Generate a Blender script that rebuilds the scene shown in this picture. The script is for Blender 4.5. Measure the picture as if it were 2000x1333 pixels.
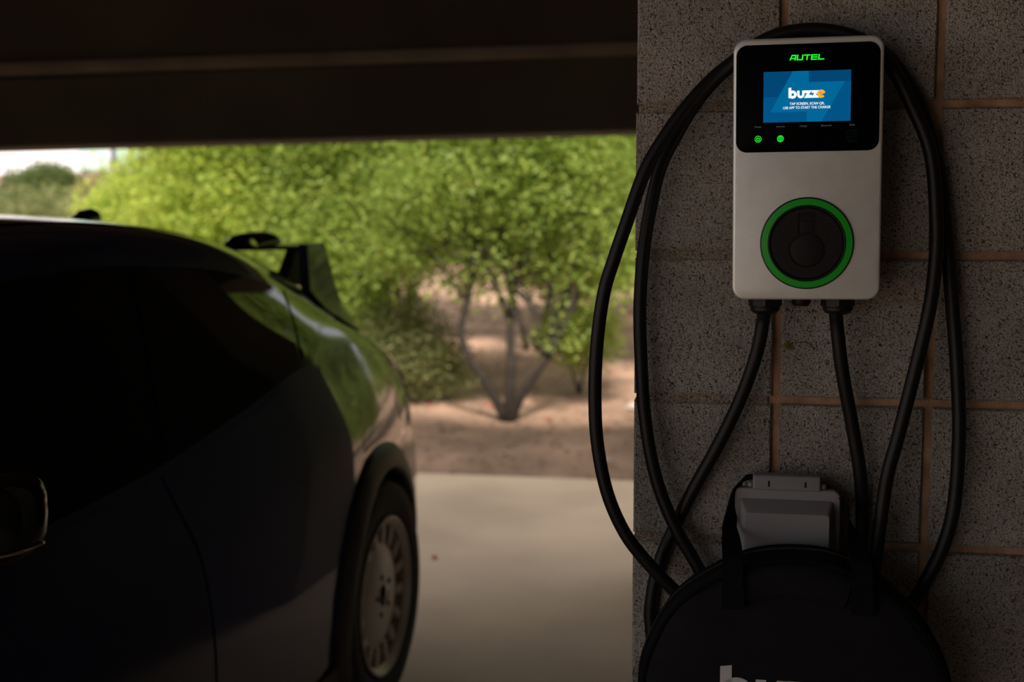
import bpy, bmesh, math, random
import numpy as np
from mathutils import Vector, Matrix

for o in list(bpy.data.objects):
    bpy.data.objects.remove(o)
sc = bpy.context.scene
COL = sc.collection
PI = math.pi
random.seed(7)

# ------------------------------------------------------------------ camera
CAM_H = 1.65                       # eye height above the parking slab
YAW = 0.17619                      # the building is turned 10 degrees from the view
cam_d = bpy.data.cameras.new('camera')
cam = bpy.data.objects.new('camera', cam_d)
COL.objects.link(cam)
cam_d.sensor_width = 36.0
cam_d.lens = 45.0
cam_d.clip_start = 0.02
cam_d.clip_end = 500
cam.location = (0, 0, CAM_H)
_p, _r = 0.11786, -0.004
_f = Vector((0, math.cos(_p), -math.sin(_p)))
_u0 = Vector((0, math.sin(_p), math.cos(_p)))
_x0 = Vector((1, 0, 0))
_x = math.cos(_r) * _x0 + math.sin(_r) * _u0
_u = -math.sin(_r) * _x0 + math.cos(_r) * _u0
cam.rotation_euler = Matrix((( _x.x, _u.x, -_f.x), (_x.y, _u.y, -_f.y), (_x.z, _u.z, -_f.z))).to_euler()
cam_d.dof.use_dof = True
cam_d.dof.focus_distance = 1.69
cam_d.dof.aperture_fstop = 4.0
sc.camera = cam

# ------------------------------------------------------------------ sky, sun, exposure
world = bpy.data.worlds.new('overcast_sky')
sc.world = world
world.use_nodes = True
bg = world.node_tree.nodes['Background']
bg.inputs[0].default_value = (0.94, 0.95, 0.99, 1)
bg.inputs[1].default_value = 0.83
sun_d = bpy.data.lights.new('sun', 'SUN')
sun_d.energy = 5.8
sun_d.angle = math.radians(8)
sun_d.color = (1.0, 0.95, 0.87)
sun = bpy.data.objects.new('sun', sun_d)
COL.objects.link(sun)
sun.rotation_euler = (math.radians(45), math.radians(8), 0)
sc.view_settings.view_transform = 'Standard'
sc.view_settings.look = 'None'
sc.view_settings.exposure = 0.35
sc.view_settings.gamma = 1.0
sc.view_settings.use_curve_mapping = False
sc.cycles.max_bounces = 10
sc.cycles.diffuse_bounces = 6
sc.cycles.sample_clamp_indirect = 4.0

# ------------------------------------------------------------------ materials
def nt(name):
    m = bpy.data.materials.new(name)
    m.use_nodes = True
    t = m.node_tree
    return m, t, t.nodes['Principled BSDF']

def pset(b, **k):
    names = {'color': 'Base Color', 'rough': 'Roughness', 'metal': 'Metallic', 'coat': 'Coat Weight', 'coat_rough': 'Coat Roughness',
             'spec': 'Specular IOR Level', 'emit': 'Emission Color', 'estr': 'Emission Strength', 'sheen': 'Sheen Weight'}
    for a, v in k.items():
        if a in ('color', 'emit'):
            v = (*v, 1)
        b.inputs[names[a]].default_value = v

def mat(name, color, rough=0.5, var=0.0, scale=8.0, bump=0.0, bscale=60.0, coords='Object', **k):
    """plain procedural material: base colour with noise variation and fine relief"""
    m, t, b = nt(name)
    pset(b, color=color, rough=rough, **k)
    tc = t.nodes.new('ShaderNodeTexCoord') if coords == 'Object' else t.nodes.new('ShaderNodeNewGeometry')
    out = tc.outputs['Object'] if coords == 'Object' else tc.outputs['Position']
    if var:
        n = t.nodes.new('ShaderNodeTexNoise')
        n.inputs['Scale'].default_value = scale
        n.inputs['Detail'].default_value = 6
        t.links.new(out, n.inputs['Vector'])
        r = t.nodes.new('ShaderNodeValToRGB')
        r.color_ramp.elements[0].position = 0.3
        r.color_ramp.elements[1].position = 0.7
        r.color_ramp.elements[0].color = (*[c * (1 - var) for c in color], 1)
        r.color_ramp.elements[1].color = (*[min(1, c * (1 + var)) for c in color], 1)
        t.links.new(n.outputs['Fac'], r.inputs['Fac'])
        t.links.new(r.outputs['Color'], b.inputs['Base Color'])
    if bump:
        n2 = t.nodes.new('ShaderNodeTexNoise')
        n2.inputs['Scale'].default_value = bscale
        n2.inputs['Detail'].default_value = 4
        t.links.new(out, n2.inputs['Vector'])
        bp = t.nodes.new('ShaderNodeBump')
        bp.inputs['Strength'].default_value = bump
        bp.inputs['Distance'].default_value = 0.004
        t.links.new(n2.outputs['Fac'], bp.inputs['Height'])
        t.links.new(bp.outputs['Normal'], b.inputs['Normal'])
    return m

def block_material(name, color, green=0.35):
    """porous concrete masonry: coarse dark pits, sandy grains, mossy and rusty streaks"""
    m, t, b = nt(name)
    pset(b, rough=0.95, spec=0.2)
    g = t.nodes.new('ShaderNodeNewGeometry')
    def noise(scale, det=4, rough=0.6):
        n = t.nodes.new('ShaderNodeTexNoise')
        n.inputs['Scale'].default_value = scale
        n.inputs['Detail'].default_value = det
        n.inputs['Roughness'].default_value = rough
        t.links.new(g.outputs['Position'], n.inputs['Vector'])
        return n.outputs['Fac']
    def ramp(src, stops):
        r = t.nodes.new('ShaderNodeValToRGB')
        e = r.color_ramp.elements
        e[0].position, e[0].color = stops[0][0], (*stops[0][1], 1)
        e[1].position, e[1].color = stops[-1][0], (*stops[-1][1], 1)
        for p, c in stops[1:-1]:
            q = e.new(p)
            q.color = (*c, 1)
        t.links.new(src, r.inputs['Fac'])
        return r.outputs['Color']
    def mix(mode, fac, a, c):
        x = t.nodes.new('ShaderNodeMix')
        x.data_type = 'RGBA'
        x.blend_type = mode
        if isinstance(fac, float):
            x.inputs['Factor'].default_value = fac
        else:
            t.links.new(fac, x.inputs['Factor'])
        t.links.new(a, x.inputs['A'])
        if isinstance(c, tuple):
            x.inputs['B'].default_value = (*c, 1)
        else:
            t.links.new(c, x.inputs['B'])
        return x.outputs['Result']
    c0 = tuple(color)
    base = ramp(noise(9, 5), [(0.3, tuple(v * 0.8 for v in c0)), (0.7, tuple(v * 1.2 for v in c0))])
    grains = ramp(noise(420, 2), [(0.35, (0.45, 0.42, 0.4)), (0.5, (1, 1, 1)), (0.72, (1.25, 1.2, 1.12))])
    base = mix('MULTIPLY', 1.0, base, grains)
    moss = ramp(noise(5.5, 6, 0.7), [(0.56, (0, 0, 0)), (0.72, (green, green, green))])
    base = mix('MIX', moss, base, (0.17, 0.16, 0.085))
    rust = ramp(noise(13, 6, 0.75), [(0.6, (0, 0, 0)), (0.75, (0.18, 0.18, 0.18))])
    base = mix('MIX', rust, base, (0.27, 0.15, 0.085))
    pits = ramp(noise(210, 3, 0.7), [(0.34, (0.25, 0.23, 0.22)), (0.44, (1, 1, 1))])
    base = mix('MULTIPLY', 1.0, base, pits)
    t.links.new(base, b.inputs['Base Color'])
    hs = t.nodes.new('ShaderNodeMath')
    hs.operation = 'ADD'
    t.links.new(noise(210, 3, 0.7), hs.inputs[0])
    hm = t.nodes.new('ShaderNodeMath')
    hm.operation = 'MULTIPLY'
    hm.inputs[1].default_value = 0.6
    t.links.new(noise(480, 2), hm.inputs[0])
    t.links.new(hm.outputs[0], hs.inputs[1])
    bp = t.nodes.new('ShaderNodeBump')
    bp.inputs['Strength'].default_value = 0.9
    bp.inputs['Distance'].default_value = 0.006
    t.links.new(hs.outputs[0], bp.inputs['Height'])
    t.links.new(bp.outputs['Normal'], b.inputs['Normal'])
    return m

def leaf_material(name, c1, c2, c3):
    m, t, b = nt(name)
    g = t.nodes.new('ShaderNodeNewGeometry')
    r = t.nodes.new('ShaderNodeValToRGB')
    e = r.color_ramp.elements
    e[0].color = (*c1, 1)
    e[1].color = (*c3, 1)
    q = e.new(0.55)
    q.color = (*c2, 1)
    t.links.new(g.outputs['Random Per Island'], r.inputs['Fac'])
    t.links.new(r.outputs['Color'], b.inputs['Base Color'])
    b.inputs['Roughness'].default_value = 0.55
    tr = t.nodes.new('ShaderNodeBsdfTranslucent')
    t.links.new(r.outputs['Color'], tr.inputs['Color'])
    ms = t.nodes.new('ShaderNodeMixShader')
    ms.inputs[0].default_value = 0.58
    t.links.new(b.outputs[0], ms.inputs[1])
    t.links.new(tr.outputs[0], ms.inputs[2])
    t.links.new(ms.outputs[0], t.nodes['Material Output'].inputs['Surface'])
    return m

def glow(name, color, strength):
    m, t, b = nt(name)
    pset(b, color=(0, 0, 0), rough=0.4, spec=0.08, emit=color, estr=strength)
    return m

M = {
    'block': block_material('grey_masonry_block', (0.455, 0.445, 0.41)),
    'block_b': block_material('grey_masonry_block_b', (0.42, 0.412, 0.385), 0.5),
    'mortar': mat('tan_mortar', (0.42, 0.27, 0.17), 0.95, 0.35, 30, 0.5, 300, 'Geometry'),
    'mortar_grey': block_material('grey_smeared_mortar', (0.37, 0.325, 0.265), 0.6),
    'slab': mat('parking_concrete', (0.78, 0.56, 0.395), 0.8, 0.16, 1.3, 0.15, 40, 'Geometry'),
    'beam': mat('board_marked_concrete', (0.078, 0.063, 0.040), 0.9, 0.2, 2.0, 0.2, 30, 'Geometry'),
    'lip': mat('concrete_edge_highlight', (0.20, 0.16, 0.11), 0.9, 0.25, 4.0, 0.2, 30, 'Geometry'),  # paler than the beam: light caught along the ledge, put into the colour
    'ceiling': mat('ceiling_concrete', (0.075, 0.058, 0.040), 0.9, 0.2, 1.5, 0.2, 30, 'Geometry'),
    'dirt': mat('reddish_desert_soil', (0.36, 0.215, 0.145), 1.0, 0.4, 1.7, 0.8, 9, 'Geometry'),
    'litter': mat('dry_litter', (0.30, 0.19, 0.12), 1.0, 0.5, 40),
    'silver': mat('brushed_silver_shell', (0.86, 0.92, 0.895), 0.40, 0.05, 30, 0.04, 500, metal=0.45),
    'black_glass': mat('black_panel_glass', (0.0015, 0.0015, 0.002), 0.3, spec=0.08),
    'black_plastic': mat('matt_black_plastic', (0.007, 0.007, 0.008), 0.5, 0.1, 20, 0.1, 400, spec=0.35),
    'rubber': mat('black_cable_rubber', (0.006, 0.0065, 0.007), 0.48, 0.2, 15, 0.08, 150, spec=0.35),
    'green_ring': mat('green_ring', (0.012, 0.30, 0.02), 0.35, 0.05, 20, emit=(0.01, 0.35, 0.02), estr=0.06),
    'led': glow('green_led', (0.015, 1.0, 0.03), 0.75),
    'led_dim': glow('dim_green_print', (0.05, 0.22, 0.08), 0.035),
    'label': glow('grey_print', (0.45, 0.42, 0.45), 0.12),
    'scr': glow('screen_blue', (0.0, 0.085, 0.23), 0.80),
    'scr_light': glow('screen_light_blue', (0.0, 0.125, 0.29), 0.85),
    'scr_dark': glow('screen_dark_blue', (0.0, 0.055, 0.16), 0.85),
    'scr_white': glow('screen_white', (0.86, 0.92, 1.0), 0.85),
    'scr_amber': glow('screen_amber', (1.0, 0.40, 0.02), 0.85),
    'outlet': mat('grey_outlet_plastic', (0.25, 0.25, 0.265), 0.5, 0.05, 10, 0.06, 300),
    'outlet_dark': mat('dark_slot', (0.01, 0.01, 0.01), 0.8, 0.1, 10),
    'bag': mat('black_nylon', (0.0065, 0.006, 0.009), 0.75, 0.2, 30, 0.35, 900, spec=0.25),
    'webbing': mat('black_webbing', (0.004, 0.004, 0.0045), 0.85, 0.2, 60, 0.3, 700, spec=0.15),
    'zip': mat('zip_teeth', (0.05, 0.045, 0.04), 0.5, 0.1, 50),
    'bag_print': mat('pale_print', (0.62, 0.62, 0.64), 0.7, 0.03, 20),
    'paint': mat('dark_blue_paint', (0.003, 0.016, 0.090), 0.5, 0.03, 5, coat=1.0, coat_rough=0.03, spec=0.2),
    'car_glass': mat('tinted_car_glass', (0.004, 0.005, 0.006), 0.03, spec=0.6),
    'car_black': mat('gloss_black_trim', (0.004, 0.004, 0.005), 0.12),
    'cladding': mat('matt_grey_cladding', (0.035, 0.028, 0.022), 0.55, 0.1, 20, 0.1, 200),
    'tire': mat('tire_rubber', (0.010, 0.010, 0.010), 0.8, 0.1, 20),
    'rim': mat('white_wheel_enamel', (0.60, 0.53, 0.44), 0.35, 0.03, 10),
    'chrome': mat('satin_chrome', (0.6, 0.6, 0.6), 0.2, 0.03, 10, metal=1.0),
    'tail_lamp': mat('dark_red_lamp', (0.10, 0.004, 0.004), 0.1, 0.03, 10),
    'head_lamp': mat('clear_lamp', (0.5, 0.5, 0.5), 0.08, 0.03, 10),
    'bark': mat('grey_brown_bark', (0.032, 0.022, 0.015), 0.95, 0.4, 20, 0.6, 40),
    'petal': mat('pink_petal', (0.62, 0.075, 0.11), 0.7, 0.2, 60),
    'stone': mat('pale_stone', (0.50, 0.42, 0.36), 0.9, 0.25, 12, 0.4, 40),
    'leaf_bright': leaf_material('bright_leaves', (0.30, 0.42, 0.06), (0.45, 0.56, 0.085), (0.64, 0.66, 0.13)),
    'leaf_mid': leaf_material('mid_leaves', (0.21, 0.31, 0.05), (0.33, 0.44, 0.075), (0.50, 0.54, 0.115)),
    'leaf_olive': leaf_material('olive_leaves', (0.13, 0.17, 0.055), (0.25, 0.27, 0.09), (0.40, 0.37, 0.16)),
    'leaf_dark': leaf_material('dark_leaves', (0.06, 0.10, 0.03), (0.12, 0.17, 0.04), (0.22, 0.25, 0.07)),
    'leaf_red': leaf_material('reddish_leaves', (0.22, 0.16, 0.09), (0.36, 0.22, 0.14), (0.44, 0.38, 0.20)),
    'leaf_yellow': leaf_material('dry_yellow_leaves', (0.20, 0.20, 0.04), (0.34, 0.30, 0.06), (0.48, 0.36, 0.12)),
    'facade': mat('white_facade', (0.72, 0.72, 0.74), 0.8, 0.05, 0.6),
    'facade_tan': mat('terracotta_facade', (0.55, 0.27, 0.13), 0.85, 0.1, 0.6),
    'pane_green': mat('pale_green_pane', (0.42, 0.58, 0.52), 0.2, 0.1, 1.0),
    'pane_teal': mat('teal_pane', (0.12, 0.36, 0.36), 0.2, 0.1, 1.0),
    'mullion': mat('dark_mullion', (0.05, 0.05, 0.06), 0.5, 0.1, 3.0),
}

# ------------------------------------------------------------------ helpers
def link(o, parent=None):
    COL.objects.link(o)
    if parent is not None:
        o.parent = parent
    return o

def tag(o, label=None, cat=None, group=None, kind=None):
    if label: o['label'] = label
    if cat: o['category'] = cat
    if group: o['group'] = group
    if kind: o['kind'] = kind
    return o

def empty(name, loc=(0, 0, 0), rz=0.0):
    e = bpy.data.objects.new(name, None)
    e.empty_display_size = 0.05
    e.location = loc
    e.rotation_euler = (0, 0, rz)
    return link(e)

def finish(bm, name, material, parent=None, smooth=False, loc=None):
    bmesh.ops.recalc_face_normals(bm, faces=bm.faces)
    me = bpy.data.meshes.new(name)
    bm.to_mesh(me)
    bm.free()
    if smooth:
        me.polygons.foreach_set('use_smooth', [True] * len(me.polygons))
        if smooth != 'all':
            me.set_sharp_from_angle(angle=math.radians(38))
    me.materials.append(material)
    o = bpy.data.objects.new(name, me)
    if loc is not None:
        o.location = loc
    return link(o, parent)

def pyobj(name, verts, faces, material, parent=None, smooth=False, loc=None):
    me = bpy.data.meshes.new(name)
    me.from_pydata([tuple(map(float, v)) for v in verts], [], faces)
    me.update()
    if smooth:
        me.polygons.foreach_set('use_smooth', [True] * len(me.polygons))
        if smooth != 'all':
            me.set_sharp_from_angle(angle=math.radians(38))
    me.materials.append(material)
    o = bpy.data.objects.new(name, me)
    if loc is not None:
        o.location = loc
    return link(o, parent)

def add_box(bm, lo, hi, bevel=0.0, seg=2):
    v = [bm.verts.new((x, y, z)) for x in (lo[0], hi[0]) for y in (lo[1], hi[1]) for z in (lo[2], hi[2])]
    fs = [bm.faces.new([v[i] for i in q]) for q in ((0, 1, 3, 2), (4, 6, 7, 5), (0, 4, 5, 1), (2, 3, 7, 6), (0, 2, 6, 4), (1, 5, 7, 3))]
    if bevel:
        es = list({e for f in fs for e in f.edges})
        bmesh.ops.bevel(bm, geom=es, offset=bevel, segments=seg, affect='EDGES', profile=0.5)

def box(name, lo, hi, material, parent=None, bevel=0.0, seg=2, smooth=False):
    bm = bmesh.new()
    add_box(bm, lo, hi, bevel, seg)
    return finish(bm, name, material, parent, smooth or bool(bevel))

def rrect(w, h, r, n=8, cx=0.0, cz=0.0):
    pts = []
    for (sx, sz, a0) in ((1, 1, 0), (-1, 1, PI / 2), (-1, -1, PI), (1, -1, 1.5 * PI)):
        for k in range(n + 1):
            a = a0 + k * PI / 2 / n
            pts.append((cx + sx * (w / 2 - r) + r * math.cos(a), cz + sz * (h / 2 - r) + r * math.sin(a)))
    return pts

def circle(r, n=48, cx=0.0, cz=0.0, a0=0.0):
    return [(cx + r * math.cos(a0 + 2 * PI * k / n), cz + r * math.sin(a0 + 2 * PI * k / n)) for k in range(n)]

def loft(name, rings, material, parent=None, cap0=True, cap1=True, smooth=True, closed=True):
    """rings: equal-length loops of 3D points"""
    n = len(rings[0])
    v = [p for r in rings for p in r]
    f = []
    for i in range(len(rings) - 1):
        for j in range(n if closed else n - 1):
            k = (j + 1) % n
            f.append((i * n + j, i * n + k, (i + 1) * n + k, (i + 1) * n + j))
    if cap0: f.append(tuple(range(n)))
    if cap1: f.append(tuple((len(rings) - 1) * n + j for j in reversed(range(n))))
    bm = bmesh.new()
    bv = [bm.verts.new(p) for p in v]
    for q in f:
        try:
            bm.faces.new([bv[i] for i in q])
        except ValueError:
            pass
    return finish(bm, name, material, parent, smooth)

def slab2d(name, outline, y0, y1, material, parent=None, bevel=0.0):
    """outline in (x, z), extruded from y0 (back) to y1 (front, smaller y) with a rounded front edge"""
    cx = sum(p[0] for p in outline) / len(outline)
    cz = sum(p[1] for p in outline) / len(outline)
    def ring(y, inset):
        out = []
        n = len(outline)
        for i in range(n):
            (ax, az), (bx_, bz) = outline[i - 1], outline[(i + 1) % n]
            tx, tz = bx_ - ax, bz - az
            l = math.hypot(tx, tz) or 1
            nx, nz = -tz / l, tx / l
            if nx * (cx - outline[i][0]) + nz * (cz - outline[i][1]) < 0:
                nx, nz = -nx, -nz
            out.append((outline[i][0] + nx * inset, y, outline[i][1] + nz * inset))
        return out
    rings = [ring(y0, 0)]
    if bevel:
        for k in range(5):
            a = k / 4 * PI / 2
            rings.append(ring(y1 + bevel * (1 - math.sin(a)), bevel * (1 - math.cos(a))))
    else:
        rings.append(ring(y1, 0))
    return loft(name, rings, material, parent)

def lathe(name, prof, material, parent=None, n=48, axis='Y', smooth=True, loc=None, caps=(True, True)):
    """prof: (r, a) pairs; axis coordinate a"""
    rings = []
    for r, a in prof:
        ring = []
        for k in range(n):
            t = 2 * PI * k / n
            c, s = r * math.cos(t), r * math.sin(t)
            ring.append((c, a, s) if axis == 'Y' else ((c, s, a) if axis == 'Z' else (a, c, s)))
        rings.append(ring)
    o = loft(name, rings, material, parent, prof[0][0] > 1e-6 and caps[0], prof[-1][0] > 1e-6 and caps[1], smooth)
    if loc is not None:
        o.location = loc
    return o

def catmull(P, n):
    P = [Vector(p) for p in P]
    P = [P[0] * 2 - P[1]] + P + [P[-1] * 2 - P[-2]]
    out = []
    for i in range(1, len(P) - 2):
        for k in range(n):
            t = k / n
            a, b, c, d = P[i - 1:i + 3]
            out.append(0.5 * ((2 * b) + (c - a) * t + (2 * a - 5 * b + 4 * c - d) * t * t + (3 * b - a - 3 * c + d) * t ** 3))
    out.append(P[-2])
    return out

def tube(name, pts, radius, material, parent=None, n=14, sub=6):
    path = catmull(pts, sub) if sub > 1 else [Vector(p) for p in pts]
    rad = radius if isinstance(radius, (list, tuple)) else [radius] * 2
    rings = []
    up = Vector((0.13, 0.9, 0.2)).normalized()
    for i, p in enumerate(path):
        t = (path[min(i + 1, len(path) - 1)] - path[max(i - 1, 0)]).normalized()
        up = (up - t * up.dot(t)).normalized()
        s = t.cross(up)
        x = i / (len(path) - 1) * (len(rad) - 1)
        j = min(int(x), len(rad) - 2)
        r = rad[j] + (rad[j + 1] - rad[j]) * (x - j)
        rings.append([p + (up * math.cos(2 * PI * k / n) + s * math.sin(2 * PI * k / n)) * r for k in range(n)])
    return loft(name, rings, material, parent, smooth='all')

def fill2d(name, shapes, material, y=0.0, parent=None, thick=0.0003, at=(0, 0), scale=1.0, skew=0.0):
    """shapes: list of [outer, hole, hole...] in (x, z); flat print with a hair of thickness"""
    bm = bmesh.new()
    for sh in shapes:
        cu = bpy.data.curves.new('tmp', 'CURVE')
        cu.dimensions = '2D'
        cu.fill_mode = 'BOTH'
        cu.extrude = thick / 2
        for loop in sh:
            sp = cu.splines.new('POLY')
            sp.points.add(len(loop) - 1)
            for p, (x, z) in zip(sp.points, loop):
                p.co = (at[0] + (x + skew * z) * scale, at[1] + z * scale, 0, 1)
            sp.use_cyclic_u = True
        ob = bpy.data.objects.new('tmp', cu)
        me = ob.to_mesh()
        me.transform(Matrix.Rotation(PI / 2, 4, 'X'))
        me.transform(Matrix.Translation((0, y, 0)))
        bm.from_mesh(me)
        ob.to_mesh_clear()
        bpy.data.objects.remove(ob)
        bpy.data.curves.remove(cu)
    return finish(bm, name, material, parent)

def text2d(name, body, cap, material, y, center, parent=None, bold=0.0, width=None, thick=0.0003):
    cu = bpy.data.curves.new('tmp', 'FONT')
    cu.body = body
    cu.size = cap / 0.69
    cu.offset = bold
    cu.extrude = thick / 2
    cu.resolution_u = 3
    ob = bpy.data.objects.new('tmp', cu)
    me = ob.to_mesh()
    co = np.empty(len(me.vertices) * 3)
    me.vertices.foreach_get('co', co)
    co = co.reshape(-1, 3)
    x0, x1 = co[:, 0].min(), co[:, 0].max()
    s = 1.0 if width is None else width / (x1 - x0)
    v = [(center[0] + (c[0] - (x0 + x1) / 2) * s, y - c[2], center[1] + c[1] - cap / 2) for c in co]
    f = [tuple(p.vertices) for p in me.polygons]
    ob.to_mesh_clear()
    bpy.data.objects.remove(ob)
    bpy.data.curves.remove(cu)
    return pyobj(name, v, f, material, parent)

def ringshape(ro, ri, a0, a1, cx=0.0, cz=0.0, n=28):
    o = [(cx + ro * math.cos(a0 + (a1 - a0) * k / n), cz + ro * math.sin(a0 + (a1 - a0) * k / n)) for k in range(n + 1)]
    i = [(cx + ri * math.cos(a1 + (a0 - a1) * k / n), cz + ri * math.sin(a1 + (a0 - a1) * k / n)) for k in range(n + 1)]
    return o + i

# building frame: +x along the block wall to the right, +y deeper, rotated against the view
def bframe(name, x=0.0, y=0.0, z=0.0):
    c, s = math.cos(-YAW), math.sin(-YAW)
    return empty(name, (c * x - s * y, s * x + c * y, z), -YAW)

def bset(o, x=0.0, y=0.0, z=0.0):
    c, s = math.cos(-YAW), math.sin(-YAW)
    o.location = (c * x - s * y, s * x + c * y, z)
    o.rotation_euler = (0, 0, -YAW)
    return o

# ================================================================== STRUCTURE
WALL_Y = 1.83425 * math.cos(YAW)
WALL_U = 0.17638 - 1.83425 * math.sin(YAW)     # building x of the wall's free edge
U_OFF = -1.83425 * math.sin(YAW)               # building x of wall coordinate u = 0
SLAB_EDGE = 7.15
ROOF_EDGE = 6.0
END_X = -4.3
BACK_Y = -3.5

floor = bset(tag(box('floor', (END_X, BACK_Y, -0.18), (14, SLAB_EDGE, 0.0), M['slab']), kind='structure', label='smooth tan concrete parking slab'))
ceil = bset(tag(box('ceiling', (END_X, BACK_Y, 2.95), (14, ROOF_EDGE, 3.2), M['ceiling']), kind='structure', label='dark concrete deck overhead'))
# edge beam, dipping slightly to the left
def beam_box(lo, hi, name, parent=None):
    o = box(name, lo, hi, M['beam'], parent, 0.01, 1)
    return o
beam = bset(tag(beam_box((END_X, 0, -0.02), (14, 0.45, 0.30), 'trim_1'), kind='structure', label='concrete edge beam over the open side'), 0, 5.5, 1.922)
beam.rotation_euler = (0, math.radians(-0.88), -YAW)
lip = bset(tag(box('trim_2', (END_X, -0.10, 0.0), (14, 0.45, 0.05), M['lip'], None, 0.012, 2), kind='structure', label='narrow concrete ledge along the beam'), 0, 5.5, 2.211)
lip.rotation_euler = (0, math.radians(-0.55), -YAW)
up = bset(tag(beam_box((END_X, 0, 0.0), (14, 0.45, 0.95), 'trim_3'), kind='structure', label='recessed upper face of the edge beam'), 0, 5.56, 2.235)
up.rotation_euler = (0, math.radians(-0.5), -YAW)

# soil outside: gently rising, lumpy
def ground_z(x, y):
    d = max(0.0, y - 11.5)
    return -0.03 + 0.035 * d + 0.0009 * d * d * (1 if y < 40 else 0) + (0.0009 * 28.5 ** 2 if y >= 40 else 0) + 0.03 * math.sin(x * 1.7 + y * 0.6) * min(1, max(0, (y - 8) / 4)) 
def grid_ground():
    xs = [-90 + 6 * i for i in range(9)] + [-36 + 1.0 * i for i in range(60)] + [24 + 6 * i for i in range(12)]
    ys = [-70 + 6 * i for i in range(12)] + [2 + 0.5 * i for i in range(60)] + [32 + 5 * i for i in range(14)]
    v, f = [], []
    for y in ys:
        for x in xs:
            c, s = math.cos(-YAW), math.sin(-YAW)
            by = -s * x + c * y
            z = ground_z(x, y) + random.uniform(-0.012, 0.012)
            bx_ = c * x + s * y
            if END_X - 1.1 < bx_ < 15 and BACK_Y - 1.1 < by < SLAB_EDGE + 0.4:
                z = -0.06
            v.append((x, y, z))
    nx = len(xs)
    for j in range(len(ys) - 1):
        for i in range(nx - 1):
            f.append((j * nx + i, j * nx + i + 1, (j + 1) * nx + i + 1, (j + 1) * nx + i))
    o = pyobj('ground', v, f, M['dirt'], None, 'all')
    return tag(o, kind='structure', label='reddish desert soil outside the garage')
grid_ground()

# block walls: each block is a piece
def block_mesh(name, w, h, depth, material, seed):
    rnd = random.Random(seed)
    n = 5
    ring0, ring1 = [], []
    corners = [(-w / 2, -h / 2), (w / 2, -h / 2), (w / 2, h / 2), (-w / 2, h / 2)]
    for c in range(4):
        a, b = corners[c], corners[(c + 1) % 4]
        for k in range(n):
            t = k / n
            x, z = a[0] + (b[0] - a[0]) * t, a[1] + (b[1] - a[1]) * t
            j = rnd.uniform(0, 0.0022)
            ring0.append((x, depth, z))
            ring1.append((x * (1 - 0.004) , 0.004, z * (1 - 0.004)))
            
    ring2 = [(x * 0.975 + rnd.uniform(-.0012, .0012), 0.0, z * 0.975 + rnd.uniform(-.0012, .0012)) for (x, y, z) in ring1]
    m = len(ring0)
    v = ring0 + ring1 + ring2
    f = []
    for r in range(2):
        for i in range(m):
            k = (i + 1) % m
            f.append((r * m + i, r * m + k, (r + 1) * m + k, (r + 1) * m + i))
    f.append(tuple(2 * m + i for i in range(m)))
    me = bpy.data.meshes.new(name)
    me.from_pydata(v, [], f)
    me.update()
    me.materials.append(material)
    return me

BW, BH = 0.20534, 0.2032
Z_JOINT = 1.7615
front_meshes = [block_mesh('block', BW - 0.0105, BH - 0.0105, 0.19, M['block' if i % 2 else 'block_b'], i) for i in range(4)]
edge_meshes = [block_mesh('block', 0.1935, BH - 0.0105, 0.19, M['block' if i % 2 else 'block_b'], 20 + i) for i in range(3)]
side_meshes = [block_mesh('block', 0.3965, BH - 0.0105, 0.19, M['block' if i % 2 else 'block_b'], 40 + i) for i in range(3)]

wall_right = box('wall_right', (0.012, 0.0085, 0), (8.7, 0.80, 2.94), M['mortar'])
bset(tag(wall_right, kind='structure', label='grey concrete block wall with tan mortar joints'), WALL_U, WALL_Y, 0)
courses = []
z = Z_JOINT
while z - BH > -0.2: z -= BH
while z < 2.94:
    courses.append(z)
    z += BH
for ci, z0 in enumerate(courses):
    zc, hz = z0 + BH / 2, 1.0
    lo_z, hi_z = max(z0 + 0.005, 0.001), min(z0 + BH - 0.005, 2.93)
    hz = (hi_z - lo_z) / (BH - 0.0105)
    zc = (lo_z + hi_z) / 2
    for k in range(11):
        me = random.choice(edge_meshes if k == 0 else front_meshes)
        o = bpy.data.objects.new('block', me)
        link(o, wall_right)
        x = 0.1935 / 2 if k == 0 else (0.37516 - 0.17638) + BW * (k - 0.5)
        o.location = (x + random.uniform(-.0008, .0008), random.uniform(-0.0012, 0.0006), zc)
        o.scale = (1, 1, hz)
    for k in range(1):                        # return side of the pier, facing the open bay
        o = bpy.data.objects.new('block', random.choice(side_meshes))
        link(o, wall_right)
        o.rotation_euler = (0, 0, -PI / 2)
        o.location = (0, 0.197 + 0.606 * (k + 0.5), zc)
        o.scale = (1.5, 1, hz)
# smeared grey bed joints beside the free edge
for z0 in courses[1:]:
    bm = bmesh.new()
    pts = []
    xs = np.linspace(0.0035, 0.187, 12)
    for x in xs:
        pts.append((x, random.uniform(0.002, 0.0052)))
    vt = [bm.verts.new((x, 0.001 + d, z0 + 0.0075 + random.uniform(-.0015, .0015))) for x, d in pts]
    vm = [bm.verts.new((x, d - 0.0005, z0 + random.uniform(-.001, .001))) for x, d in pts]
    vb = [bm.verts.new((x, 0.001 + d, z0 - 0.0075 + random.uniform(-.0015, .0015))) for x, d in pts]
    for i in range(11):
        bm.faces.new((vt[i], vt[i + 1], vm[i + 1], vm[i]))
        bm.faces.new((vm[i], vm[i + 1], vb[i + 1], vb[i]))
    finish(bm, 'mortar_joint', M['mortar_grey'], wall_right, 'all')

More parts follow.
